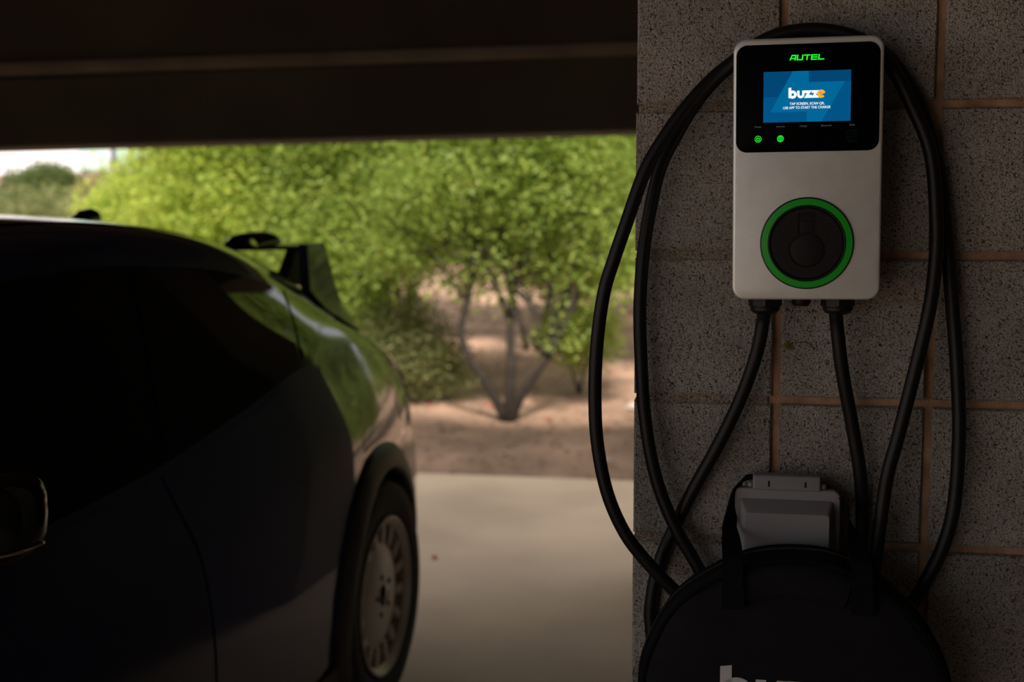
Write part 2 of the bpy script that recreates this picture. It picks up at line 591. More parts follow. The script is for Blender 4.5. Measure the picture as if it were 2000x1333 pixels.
# unseen walls added to block light and darken reflections
bset(tag(box('added_wall_back', (-1.2, BACK_Y, 0), (14, BACK_Y + 0.25, 2.95), M['beam']), kind='structure', label='unseen concrete wall behind the camera, added to keep the right side dark'))  # added out of view, keeps light from the back off the right side
bset(tag(box('added_wall_left', (END_X, 1.2, 0), (END_X + 0.25, ROOF_EDGE - 0.5, 2.95), M['beam']), kind='structure', label='unseen concrete wall beyond the parked car, added to block side light'))  # added out of view, cuts light from the left deeper in the bay
bset(tag(box('added_wall_far', (-0.28, ROOF_EDGE - 1.3, 0), (14, ROOF_EDGE - 0.55, 2.95), M['beam']), kind='structure', label='unseen dark concrete wall behind the block pier, added to darken the car reflections'))  # added out of view so the car side reflects something dark
bset(tag(box('added_wall_side', (1.0, BACK_Y + 0.25, 0), (1.25, WALL_Y - 0.02, 2.95), M['beam']), kind='structure', label='unseen dark concrete wall right of the charger, added to shade the block wall'))  # added out of view, dims the right of the block wall and charger

# ================================================================== CHARGER (wall mounted)
def on_wall(name, u, v):
    """empty on the wall face; local x right, y into the wall, z up"""
    return bframe(name, U_OFF + u, WALL_Y, CAM_H + v)

CH_U, CH_V = 0.4048, 0.0236
charger = on_wall('wall_charger', CH_U, CH_V)
charger.rotation_euler = (0, math.radians(-0.6), -YAW)
tag(charger, 'silver electric vehicle charger with a lit blue screen mounted on the block wall', 'charger')
FR = -0.1
slab2d('back_housing', rrect(0.11, 0.235, 0.012, 5, 0, -0.045), -0.0, -0.056, M['black_plastic'], charger)
shell = slab2d('shell', rrect(0.188, 0.336, 0.0165, 10), -0.052, FR, M['silver'], charger, 0.0035)
panel = slab2d('display_panel', rrect(0.1795, 0.1365, 0.014, 10, -0.0005, 0.0918), FR + 0.001, FR - 0.0012, M['black_glass'], charger, 0.0008)
PY = FR - 0.0014
scr = fill2d('screen', [[[(-0.0557, 0.0614), (0.0535, 0.0614), (0.0535, 0.1256), (-0.0557, 0.1256)]]], M['scr'], PY, panel)
def scr_pt(fx, fz):
    return (-0.0557 + 0.1092 * fx, 0.1256 - 0.0642 * fz)
bolt = [scr_pt(*p) for p in ((0.335, 0.0), (0.52, 0.0), (0.52, 0.22), (0.93, 0.22), (0.67, 1.0), (0.50, 1.0), (0.50, 0.80), (0.08, 0.80))]
fill2d('bolt_graphic', [[bolt]], M['scr_light'], PY - 0.0002, panel)
fill2d('dark_corner', [[[scr_pt(*p) for p in ((0.0, 0.0), (0.335, 0.0), (0.17, 0.5), (0.0, 0.5))]], [[scr_pt(*p) for p in ((0.52, 0.0), (1.0, 0.0), (1.0, 0.22), (0.52, 0.22))]]], M['scr_dark'], PY - 0.0002, panel)

def buzze(scale, at, y, white, amber, parent, thick=0.0003):
    b = [[[(0, 0.05), (0.36, 0.05), (0.36, 1.42), (0, 1.36)]], [circle(0.53, 40, 0.53, 0.5), circle(0.17, 24, 0.55, 0.5)]]
    x = 1.10
    u_ = [(x, 1), (x, 0.48)] + [(x + 0.48 + 0.48 * math.cos(a), 0.48 + 0.48 * math.sin(a)) for a in np.linspace(PI, 2 * PI, 20)] + [(x + 0.96, 1), (x + 0.64, 1)]
    u_ += [(x + 0.48 + 0.16 * math.cos(a), 0.48 + 0.16 * math.sin(a)) for a in np.linspace(2 * PI, PI, 12)] + [(x + 0.32, 1)]
    x = 2.06
    z1 = [(x, 1), (x + 0.92, 1), (x + 0.55, 0.42), (x + 0.95, 0.42), (x + 0.95, 0.02), (x - 0.06, 0.02), (x + 0.32, 0.64), (x, 0.64)]
    x = 2.93
    z2 = [(x, 1), (x + 0.98, 1), (x + 0.55, 0.36), (x + 1.0, 0.36), (x + 1.0, 0.02), (x - 0.02, 0.02), (x + 0.36, 0.66), (x, 0.66)]
    shapes = b + [[u_], [z1], [z2]]
    fill2d('logo_lettering', shapes, white, y, parent, thick, at, scale)
    cx, cz = 4.18, 0.52
    e = [[ringshape(0.53, 0.2, 0.45, 0.45 + 5.15, cx, cz)]]
    ca, sa = math.cos(0.45), math.sin(0.45)
    bar = [(cx + p * ca - q * sa, cz + p * sa + q * ca) for p, q in ((-0.3, -0.10), (0.53, -0.10), (0.53, 0.10), (-0.3, 0.10))]
    fill2d('logo_letter', e + [[bar]], amber, y - thick * 0.6, parent, thick, at, scale)

buzze(0.0461 / 4.71, (-0.0242, 0.0912), PY - 0.0004, M['scr_white'], M['scr_amber'], panel)
text2d('screen_text', 'TAP SCREEN, SCAN QR,', 0.0031, M['scr_white'], PY - 0.0004, (-0.0008, 0.0845), panel, 0.00006, 0.0436)
text2d('screen_text', 'USE APP TO START THE CHARGE', 0.0031, M['scr_white'], PY - 0.0004, (-0.0012, 0.0795), panel, 0.00006, 0.0592)

def strokes(word):
    s = 0.21
    W = 1.15
    R = lambda x0, z0, x1, z1: [[(x0, z0), (x1, z0), (x1, z1), (x0, z1)]]
    L = {'A': [[[(0, 0), (0.25, 0), (0.52, 1), (0.30, 1)]], R(0.34, 1 - s, W, 1), R(W - 0.25, 0, W, 1), R(0.24, 0.24, W, 0.24 + s)],
         'U': [R(0, 0.0, 0.25, 1), R(0, 0, W, s), R(W - 0.25, 0, W, 1)],
         'T': [R(-0.05, 1 - s, W, 1), R(0.45, 0, 0.70, 1)],
         'E': [R(0, 0, 0.25, 1), R(0, 0, W, s), R(0, 0.40, W, 0.40 + s), R(0, 1 - s, W, 1)],
         'L': [R(0, 0, 0.25, 1), R(0, 0, W, s)]}
    out, x = [], 0.0
    for c in word:
        for sh in L[c]:
            out.append([[(p[0] + x, p[1]) for p in sh[0]]])
        x += W + 0.12
    return out, x - 0.12
shp, wd = strokes('AUTEL')
fill2d('brand_lettering', shp, M['led'], PY, panel, 0.0004, (-0.0235, 0.1392), 0.0435 / wd, 0.12)
for word, x in (('Power', -0.062), ('Internet', -0.0337), ('Charge', -0.005), ('Bluetooth', 0.0238), ('RFID', 0.0557)):
    text2d('indicator_label', word, 0.0023, M['label'], PY, (x, 0.0562), panel)
ix, iz = -0.062, 0.0405
fill2d('power_icon', [[circle(0.0043, 32, ix, iz), circle(0.0035, 32, ix, iz)], [ringshape(0.0024, 0.0015, PI * 0.5 + 0.5, PI * 2.5 - 0.5, ix, iz - 0.0002)], [[(ix - .0004, iz), (ix + .0004, iz), (ix + .0004, iz + .0026), (ix - .0004, iz + .0026)]]], M['led'], PY, panel)
ix = -0.0337
sq = lambda x0, z0, x1, z1: [[(x0, z0), (x1, z0), (x1, z1), (x0, z1)]]
fill2d('internet_icon', [[circle(0.0043, 32, ix, iz), circle(0.0036, 32, ix, iz)], sq(ix - .0003, iz - .004, ix + .0003, iz + .004), sq(ix - .004, iz - .0003, ix + .004, iz + .0003), sq(ix - .0037, iz + .0016, ix + .0037, iz + .0021), sq(ix - .0037, iz - .0021, ix + .0037, iz - .0016),
     [[(ix + .0022 * math.cos(a), iz + .004 * math.sin(a)) for a in np.linspace(0, 2 * PI, 24)[:-1]], [(ix + .0016 * math.cos(a), iz + .0034 * math.sin(a)) for a in np.linspace(0, 2 * PI, 24)[:-1]]]], M['led'], PY, panel)
ix, iz = 0.0553, 0.0425
fill2d('card_reader_icon', [[ringshape(0.0078, 0.0074, 0.5, PI - 0.5, ix, iz)], [ringshape(0.0078, 0.0074, PI + 0.5, 2 * PI - 0.5, ix, iz)], [ringshape(0.0058, 0.0054, -0.3, PI * 0.7, ix, iz)], [ringshape(0.0058, 0.0054, PI * 0.9, PI * 1.6, ix, iz)], [rrect(0.006, 0.004, 0.001, 3, ix, iz), rrect(0.0053, 0.0033, 0.0008, 3, ix, iz)]], M['led_dim'], PY, panel)

# socket: green ring, black cap with a keyhole-shaped recess
sock = empty('tmp')
bpy.data.objects.remove(sock)
SX, SZ = 0.0010, -0.0944
ring = lathe('status_ring', [(0.0492, FR + 0.002), (0.0492, FR - 0.0035), (0.0502, FR - 0.0042), (0.0575, FR - 0.0034), (0.0588, FR - 0.002), (0.0588, FR + 0.002)], M['green_ring'], charger, 72, loc=(SX, 0, SZ))
lathe('ring_border', [(0.0580, FR - 0.0031), (0.0590, FR - 0.0026), (0.0596, FR - 0.0010), (0.0596, FR + 0.001)], M['black_plastic'], ring, 72)
cap = lathe('socket_cap', [(0.0493, FR + 0.001), (0.0493, FR - 0.0048), (0.0484, FR - 0.0058), (0.0468, FR - 0.0056), (0.0452, FR - 0.0030), (0.0440, FR - 0.0024), (0.0, FR - 0.0024)], M['black_plastic'], charger, 72, loc=(SX, 0, SZ))
key = [(-0.0115, 0.0125), (-0.0115, 0.040), (0.0115, 0.040), (0.0115, 0.0125)]
arc = [(-0.004 + 0.0245 * math.cos(a), -0.0085 + 0.0225 * math.sin(a)) for a in np.linspace(math.radians(58), math.radians(58) - 2 * PI + math.radians(64), 44)]
loop = [(-0.0115, 0.0125), (-0.0115, 0.038), (-0.010, 0.0395), (0.010, 0.0395), (0.0115, 0.038), (0.0115, 0.0125)] + [(0.0005 + 0.0235 * math.cos(a), -0.0085 + 0.0225 * math.sin(a)) for a in np.linspace(math.radians(60), math.radians(120) - 2 * PI, 40)]
fill2d('cap_face', [[circle(0.0448, 64), loop]], M['black_plastic'], FR - 0.0040, cap, 0.003)
slab2d('cap_plug', circle(0.0212, 40, 0.0005, -0.0085), FR - 0.0022, FR - 0.0040, M['black_plastic'], cap, 0.001)
slab2d('cap_latch', rrect(0.017, 0.016, 0.002, 4, 0, 0.0215), FR - 0.0022, FR - 0.0036, M['black_plastic'], cap, 0.0006)
for gx in (-0.0505, 0.0445):
    g = lathe('cable_gland', [(0.021, 0.004), (0.021, -0.012), (0.0195, -0.013), (0.0195, -0.017), (0.0165, -0.0205), (0.0125, -0.0225), (0.0, -0.0225)], M['black_plastic'], charger, 20, 'Z', loc=(gx, -0.058, -0.168))
    lathe('gland_nut', [(0.0222, -0.001), (0.0222, -0.0105), (0.021, -0.0115), (0.0, -0.0115)], M['black_plastic'], g, 8, 'Z', smooth=False)
lathe('drain_plug', [(0.0125, 0.003), (0.0125, -0.008), (0.010, -0.0115), (0.0, -0.0115)], M['black_plastic'], charger, 16, 'Z', loc=(-0.0035, -0.056, -0.168))

# ---------------------------------------------------------------- cables: points are (u, v, distance from the wall)
C1 = [(0.3548, -0.150, .058), (0.3548, -0.165, .056), (0.3539, -0.1799, .05), (0.3465, -0.2226, .045), (0.327, -0.2847, .035), (0.2979, -0.3521, .025), (0.2631, -0.4207, .018), (0.2348, -0.4823, .014), (0.2155, -0.5326, .012), (0.205, -0.5823, .012), (0.2047, -0.6319, .012), (0.2267, -0.7606, .014), (0.3016, -0.8638, .014), (0.4037, -0.8912, .02), (0.5011, -0.8399, .03), (0.5416, -0.6797, .03), (0.5547, -0.5944, .03), (0.5748, -0.5461, .03), (0.5986, -0.493, .03), (0.6131, -0.4296, .03), (0.6166, -0.3311, .028), (0.6112, -0.241, .025), (0.6032, -0.1588, .02), (0.592, -0.063, .02), (0.5792, 0.0251, .02), (0.5566, 0.0991, .02), (0.531, 0.1462, .02), (0.5006, 0.18, .02), (0.454, 0.2011, .02), (0.4141, 0.2074, .02), (0.3741, 0.203, .02), (0.3407, 0.1903, .02), (0.3038, 0.1639, .022), (0.2802, 0.1416, .025), (0.2554, 0.1097, .028), (0.2345, 0.0742, .03), (0.2121, 0.0273, .032), (0.1982, -0.0353, .034), (0.1902, -0.0916, .034), (0.1865, -0.1554, .034), (0.1868, -0.1982, .034), (0.1893, -0.2485, .034), (0.1934, -0.3063, .034), (0.2033, -0.3711, .036), (0.2182, -0.4255, .036), (0.2402, -0.4762, .036), (0.2618, -0.5139, .034), (0.2974, -0.5724, .034), (0.3482, -0.6213, .04), (0.3979, -0.6536, .045), (0.4532, -0.6427, .047), (0.493, -0.5892, .047), (0.5088, -0.5231, .047), (0.5148, -0.4575, .048), (0.5225, -0.3859, .05), (0.5354, -0.3293, .05), (0.5555, -0.2332, .05), (0.57, -0.1564, .05), (0.5758, -0.0889, .048), (0.5753, -0.042, .045), (0.5657, 0.0448, .042), (0.5381, 0.1114, .04), (0.512, 0.1593, .04), (0.4854, 0.1862, .04), (0.4524, 0.2014, .04), (0.413, 0.2077, .04), (0.3734, 0.2041, .04), (0.3404, 0.1909, .04), (0.304, 0.1645, .044), (0.2761, 0.1404, .05), (0.2489, 0.1095, .056), (0.2243, 0.0758, .06), (0.195, 0.0256, .065), (0.1691, -0.0484, .07), (0.1527, -0.0969, .07), (0.1403, -0.1388, .07), (0.1315, -0.2022, .07), (0.1282, -0.2732, .07), (0.1313, -0.3448, .07), (0.1452, -0.4166, .07), (0.1701, -0.4749, .068), (0.2019, -0.5175, .064), (0.2338, -0.5515, .06), (0.2769, -0.5939, .056), (0.3277, -0.6673, .05), (0.3577, -0.7555, .05)]
C2 = [(0.449, -0.150, .058), (0.449, -0.165, .056), (0.4516, -0.1854, .05), (0.4601, -0.2447, .046), (0.4764, -0.3232, .036), (0.4881, -0.3844, .03), (0.4945, -0.4428, .016), (0.4945, -0.5168, .012), (0.4903, -0.6646, .012), (0.4929, -0.8149, .012), (0.4935, -1.2, .012), (0.4935, -1.63, .012)]
def wp(p, o=(CH_U, CH_V)):
    return (p[0] - o[0], -p[2], p[1] - o[1])
charging_cable = on_wall('charging_cable', CH_U, -0.15)
tag(charging_cable, 'long black charging cable looped twice around the silver charger', 'cable')
tube('cable_jacket', [wp(p, (CH_U, -0.15)) for p in C1], 0.0093, M['rubber'], charging_cable, 14, 5)
# connector hanging behind the bag at the cable's end
tube('connector_handle', [wp(p, (CH_U, -0.15)) for p in ((0.3555, -0.745, .05), (0.366, -0.785, .05), (0.372, -0.83, .048), (0.362, -0.865, .044))], [0.011, 0.017, 0.018, 0.021, 0.021], M['black_plastic'], charging_cable, 16, 5)
supply = on_wall('supply_cable', CH_U, -0.15)
tag(supply, 'straight black supply cable dropping from the charger\'s right gland behind the bag', 'cable')
tube('cable_jacket', [wp(p, (CH_U, -0.15)) for p in C2], 0.0093, M['rubber'], supply, 14, 5)

# ---------------------------------------------------------------- weatherproof outlet
OU, OV = 0.3905, -0.49
outlet = on_wall('outlet_cover', OU, OV)
tag(outlet, 'grey weatherproof outlet box with a hinged lid behind the black bag', 'outlet')
slab2d('base_box', rrect(0.118, 0.150, 0.010, 5), 0.0, -0.034, M['outlet'], outlet, 0.003)
lid = slab2d('lid', rrect(0.145, 0.160, 0.011, 6, -0.0005, 0.0), -0.036, -0.047, M['outlet'], outlet, 0.0025)
pan_rings = []
for (w, h, y, cz) in ((0.128, 0.140, -0.046, -0.004), (0.126, 0.138, -0.048, -0.004), (0.114, 0.122, -0.079, -0.006), (0.111, 0.119, -0.081, -0.006)):
    pan_rings.append([(x - 0.0005, y, z) for x, z in rrect(w, h, 0.005, 5, 0, cz)])
pan = loft('lid_bubble', pan_rings, M['outlet'], outlet)
slab2d('lid_panel', rrect(0.066, 0.07, 0.004, 5, 0.0025, -0.022), -0.0805, -0.0818, M['outlet'], pan, 0.0005)
hb = slab2d('hinge', rrect(0.091, 0.021, 0.003, 4, -0.0005, 0.0885), -0.030, -0.050, M['outlet'], outlet, 0.003)
for sx in (-0.0245, 0.0245):
    slab2d('hinge_slot', rrect(0.0024, 0.008, 0.0006, 2, sx, 0.0875), -0.049, -0.0506, M['outlet_dark'], hb)
for sx in (-1, 1):
    tube('hinge_pin', [(sx * 0.045, -0.040, 0.0835), (sx * 0.0525, -0.040, 0.0835)], 0.0042, M['outlet'], hb, 10, 1)

# ---------------------------------------------------------------- round bag
GU, GV, GR = 0.3985, -0.6735, 0.201
H0, H1 = -0.088, -0.160
bag = on_wall('round_bag', GU, GV)
tag(bag, 'round black zipped cable bag hanging over the grey outlet, printed with pale letters', 'bag')
prof = [(0.0, H0 + 0.0), (0.12, H0 - 0.001), (0.185, H0 - 0.003), (0.1965, H0 - 0.008), (0.2005, H0 - 0.018), (0.2015, H0 - 0.036), (0.200, H0 - 0.055), (0.196, H0 - 0.066), (0.188, H0 - 0.0715), (0.15, H1 - 0.003), (0.12, H1 - 0.0045), (0.08, H1 - 0.005), (0.0, H1 - 0.005)]
body = lathe('bag_body', prof, M['bag'], bag, 96, 'Y')
for v in body.data.vertices:                      # soft sag and creases of the cloth
    x, y, z = v.co
    a = math.atan2(z, x)
    r = math.hypot(x, z)
    k = 1 + 0.006 * math.sin(5 * a + 1) + 0.004 * math.sin(11 * a)
    v.co.x, v.co.z = x * k, z * k
    if y < H0 - 0.05:
        v.co.y = y + 0.004 * math.sin(9 * x / 0.2 + 2) * math.sin(7 * z / 0.2) * min(1, max(0, (r - 0.125) / 0.04)) + (0.008 * max(0, z - 0.09) / 0.1)
def ring_tube(name, R, y, rad, material, a0, a1, n=90, parent=None, wav=True):
    pts = []
    for k in range(n + 1):
        a = a0 + (a1 - a0) * k / n
        q = R * ((1 + 0.006 * math.sin(5 * a + 1) + 0.004 * math.sin(11 * a)) if wav else 1)
        pts.append((q * math.cos(a), y, q * math.sin(a)))
    return tube(name, pts, rad, material, parent, 8, 1)
ring_tube('front_piping', 0.1945, H1 + 0.004, 0.0032, M['webbing'], 0, 2 * PI, 120, bag)
ring_tube('rear_piping', 0.199, H0 - 0.012, 0.0026, M['webbing'], 0, 2 * PI, 120, bag)
zt = ring_tube('zip_tape', 0.2008, H0 - 0.042, 0.0034, M['webbing'], -0.5, PI + 0.5, 100, bag)
bm = bmesh.new()
for k in range(230):
    a = 0.15 + (PI - 0.3) * k / 229
    q = 0.2042 * (1 + 0.006 * math.sin(5 * a + 1) + 0.004 * math.sin(11 * a))
    c = Vector((q * math.cos(a), H0 - 0.042, q * math.sin(a)))
    add_box(bm, c - Vector((.0007, .0014, .0007)), c + Vector((.0007, .0014, .0007)))
tag(finish(bm, 'zip_teeth', M['zip'], zt), kind='stuff')
# drooping pocket fold under the zip
fold = []
for k in range(25):
    a = 1.17 + (PI - 2.34) * k / 24
    row = []
    for (R, dy) in ((0.190, 0.0), (0.184, -0.008), (0.172, -0.011), (0.160, -0.009), (0.151, -0.004), (0.148, 0.002)):
        zz = R * math.sin(a) - (0.012 * math.cos((a - PI / 2) * 2.2) if R < 0.18 else 0)
        row.append((R * math.cos(a), H1 + 0.003 + dy + 0.004, zz))
    fold.append(row)
loft('pocket_fold', fold, M['bag'], bag, False, False, 'all', False)
def ribbon(name, pts, width, material, parent, sides):
    path = catmull(pts, 6)
    v, f = [], []
    n = len(path)
    for i, p in enumerate(path):
        x = i / (n - 1) * (len(sides) - 1)
        j = min(int(x), len(sides) - 2)
        s = Vector(sides[j]).lerp(Vector(sides[j + 1]), x - j).normalized()
        t = (path[min(i + 1, n - 1)] - path[max(i - 1, 0)]).normalized()
        nn = s.cross(t).normalized() * 0.0013
        for q in (p - s * width / 2 - nn, p + s * width / 2 - nn, p + s * width / 2 + nn, p - s * width / 2 + nn):
            v.append(q)
    rings = [v[i * 4:i * 4 + 4] for i in range(n)]
    return loft(name, rings, material, parent)
strap = [(.3205, -.535, .168), (.3195, -.50, .169), (.3185, -.472, .158), (.3145, -.458, .10), (.3135, -.462, .066), (.3165, -.44, .052), (.3236, -.412, .040), (.336, -.4005, .026), (.36, -.401, .018), (.39, -.402, .016), (.42, -.403, .018), (.448, -.413, .028), (.467, -.43, .046), (.474, -.458, .09), (.480, -.472, .158), (.482, -.50, .169), (.483, -.535, .168)]
X, Yv, D = (1, 0, 0), (0, 1, 0), (0.75, 0.65, 0)
ribbon('handle_strap', [wp(p, (GU, GV)) for p in strap], 0.026, M['webbing'], bag,
       [X, X, X, D, D, (0.5, 0.85, 0), (0.4, .9, 0), Yv, Yv, Yv, Yv, Yv, (-.4, .9, 0), (.5, .85, 0), X, X, X])
for u in (.3205, .483):
    slab2d('strap_patch', rrect(0.029, 0.030, 0.001, 2, u - GU, -.528 - GV), -.163, -.1705, M['webbing'], bag)
buzze(0.197 / 4.71, (.3053 - GU, -.6375 - 0.0418 - GV), H1 - 0.0062, M['bag_print'], M['bag_print'], bag, 0.001)

# small withered leaf caught on the block face
lf = on_wall('withered_leaf', 0.3889, -0.2175)
tag(lf, 'tiny withered yellow-green leaf and thread stuck to the block below the charger', 'leaf')
pyobj('blade', [(-.009, -.002, 0), (-.004, -.004, .004), (.003, -.003, .005), (.008, -.002, -.001), (.004, -.004, -.006), (-.002, -.006, -.003)], [(0, 1, 5), (1, 2, 5), (2, 3, 4), (2, 4, 5)], M['leaf_yellow'], lf)
tube('stalk', [(.010, -.002, .004), (.02, -.003, .006), (.03, -.002, .003), (.036, -.002, -.004)], 0.0005, M['bark'], lf, 5, 4)

# ================================================================== CAR
# car frame: x forward, y to the car's left, z up, origin on the ground under the rear axle
CAR_A = math.radians(13)
car = empty('hatchback_car', (-1.2835, 4.1473, 0.0), 0)
car.rotation_euler = (0, 0, math.atan2(-math.cos(CAR_A), -math.sin(CAR_A)))
tag(car, 'dark blue hatchback with a rear wing and pale slotted wheels parked beside the pier', 'car')

TX = [-0.90, -0.86, -0.74, -0.5, -0.25, 0.0, 0.35, 0.8, 1.3, 1.75, 2.1, 2.5, 2.98, 3.4, 3.7, 3.85]
w = [.48, .64, .775, .84, .88, .905, .922, .922, .922, .922, .922, .92, .915, .87, .70, .35]
zl = [.47, .42, .36, .30, .26, .23, .21, .21, .21, .21, .21, .21, .22, .24, .28, .35]
z4 = [.80, .83, .86, .885, .905, .91, .89, .865, .85, .85, .85, .84, .82, .76, .70, .62]
y5 = [.44, .59, .70, .745, .77, .785, .80, .80, .80, .80, .79, .78, .78, .70, .55, .25]
z5 = [.955, .985, 1.015, 1.085, 1.150, 1.185, 1.175, 1.115, 1.06, 1.04, 1.02, 1.0, .95, .88, .80, .70]
y6 = [.41, .54, .635, .66, .67, .675, .69, .70, .70, .69, .70, .70, .68, .60, .45, .2]
z6 = [.965, 1.0, 1.035, 1.125, 1.212, 1.293, 1.387, 1.468, 1.50, 1.475, 1.30, 1.045, .98, .91, .82, .71]
y7 = [.28, .37, .47, .525, .55, .56, .57, .585, .59, .58, .60, .62, .60, .50, .38, .15]
z7 = [.97, 1.01, 1.055, 1.17, 1.295, 1.395, 1.485, 1.55, 1.577, 1.555, 1.365, 1.075, 1.0, .925, .83, .715]
z9 = [.975, 1.015, 1.07, 1.20, 1.35, 1.465, 1.545, 1.592, 1.608, 1.59, 1.41, 1.10, 1.02, .94, .84, .72]
CTRL = [([0.0] * 16, zl), ([a - .09 for a in w], zl), ([a - .015 for a in w], [a + .11 for a in zl]), (w, [.64 if 0 < i < 14 else .6 for i in range(16)]),
        ([a - .025 for a in w], z4), (y5, z5), (y6, z6), (y7, z7), ([a * .52 for a in y7], [a - .012 for a in z9]), ([0.0] * 16, z9)]
TXa = np.array(TX)
def hermite(ys):
    ys = np.array(ys)
    h = np.diff(TXa)
    dl = np.diff(ys) / h
    m = np.zeros(len(ys))
    m[0], m[-1] = dl[0], dl[-1]
    for i in range(1, len(ys) - 1):
        if dl[i - 1] * dl[i] > 0:
            m[i] = (h[i - 1] + h[i]) / (h[i - 1] / dl[i] + h[i] / dl[i - 1]) if False else 2 * dl[i - 1] * dl[i] / (dl[i - 1] + dl[i])
    def f(x):
        i = min(max(int(np.searchsorted(TXa, x)) - 1, 0), len(h) - 1)
        t = min(max((x - TXa[i]) / h[i], 0), 1)
        return ((1 + 2 * t) * (1 - t) ** 2 * ys[i] + t * (1 - t) ** 2 * h[i] * m[i] + t * t * (3 - 2 * t) * ys[i + 1] + t * t * (t - 1) * h[i] * m[i + 1])
    return f
CF = [(hermite(a), hermite(b)) for a, b in CTRL]
def section(x):
    return [(fy(x), fz(x)) for fy, fz in CF]
def surf(x, t, sec=None):
    P = sec or section(x)
    i = min(int(t), 8)
    t -= i
    g = lambda k: np.array(P[k]) if 0 <= k <= 9 else (2 * np.array(P[0]) - np.array(P[1]) if k < 0 else np.array([-P[8][0], P[8][1]]))
    a, b, c, d = g(i - 1), g(i), g(i + 1), g(i + 2)
    k = 0.38
    m0, m1 = (c - a) * k, (d - b) * k
    q = (1 + 2 * t) * (1 - t) ** 2 * b + t * (1 - t) ** 2 * m0 + t * t * (3 - 2 * t) * c + t * t * (t - 1) * m1
    return max(0.0, float(q[0])), float(q[1])
def surf_n(x, t, side, off):
    y, z = surf(x, t)
    y2, z2 = surf(x, min(t + .05, 8.999))
    y1, z1 = surf(x, t - .05)
    ya, _ = surf(x + .02, t)
    yb, _ = surf(x - .02, t)
    tt = Vector((0, y2 - y1, z2 - z1))
    tx = Vector((0.04, ya - yb, surf(x + .02, t)[1] - surf(x - .02, t)[1]))
    n = tx.cross(tt)
    n.normalize()
    if n.y < 0 or (abs(n.y) < 0.2 and n.z < 0):
        n = -n
    return Vector((x, y, z)) + n * off if side > 0 else Vector((x, -y, z)) + Vector((n.x, -n.y, n.z)) * off

xs = [-0.90, -0.885, -0.86] + list(np.arange(-0.82, 3.76, 0.04)) + [3.8, 3.84, 3.85]
ts = [i / 6 for i in range(0, 55)]
rings = []
for x in xs:
    P = section(x)
    half = [surf(x, t, P) for t in ts]
    ring = [(x, y, z) for y, z in half] + [(x, -y, z) for y, z in reversed(half[1:-1])]
    rings.append(ring)
body = loft('body', rings, M['paint'], car, smooth='all')
# wheel openings
RA, FA, WZ = 0.0, 2.98, 0.37
cutters = []
for xa in (RA, FA):
    for s in (-1, 1):
        o = lathe('cutter', [(0.415, 0.60), (0.415, 1.1)] if s > 0 else [(0.415, -0.60), (0.415, -1.1)], M['cladding'], None, 48, 'Y', loc=(xa, 0, WZ))
        o.parent = car
        cutters.append(o)
for o in cutters:
    md = body.modifiers.new('well', 'BOOLEAN')
    md.operation = 'DIFFERENCE'
    md.object = o
    md.solver = 'EXACT'
bpy.context.view_layer.update()
dg = bpy.context.evaluated_depsgraph_get()
nm = bpy.data.meshes.new_from_object(body.evaluated_get(dg))
body.modifiers.clear()
body.data = nm
nm.polygons.foreach_set('use_smooth', [True] * len(nm.polygons))
nm.set_sharp_from_angle(angle=math.radians(40))
for o in cutters:
    bpy.data.objects.remove(o)

def patch(name, corners, off, material, parent, side=1, nx=24, nv=8, thick=0.004):
    """corners: (x, t) at rear-bottom, front-bottom, front-top, rear-top; follows the body surface"""
    a, b, c, d = [np.array(q, float) for q in corners]
    v, f = [], []
    for layer in (off, off - thick):
        for j in range(nv + 1):
            for i in range(nx + 1):
                s, r = i / nx, j / nv
                p = (a * (1 - s) + b * s) * (1 - r) + (d * (1 - s) + c * s) * r
                v.append(surf_n(p[0], p[1], side, layer))
    N = (nx + 1) * (nv + 1)
    ix = lambda i, j, l=0: l * N + j * (nx + 1) + i
    for j in range(nv):
        for i in range(nx):
            f.append((ix(i, j), ix(i + 1, j), ix(i + 1, j + 1), ix(i, j + 1)))
    edge = [(i, 0) for i in range(nx)] + [(nx, j) for j in range(nv)] + [(i, nv) for i in range(nx, 0, -1)] + [(0, j) for j in range(nv, 0, -1)]
    for k in range(len(edge)):
        p, q = edge[k], edge[(k + 1) % len(edge)]
        f.append((ix(*q), ix(*p), ix(*p, 1), ix(*q, 1)))
    bm = bmesh.new()
    bv = [bm.verts.new(p) for p in v]
    for q in f:
        bm.faces.new([bv[i] for i in q])
    return finish(bm, name, material, parent, True)

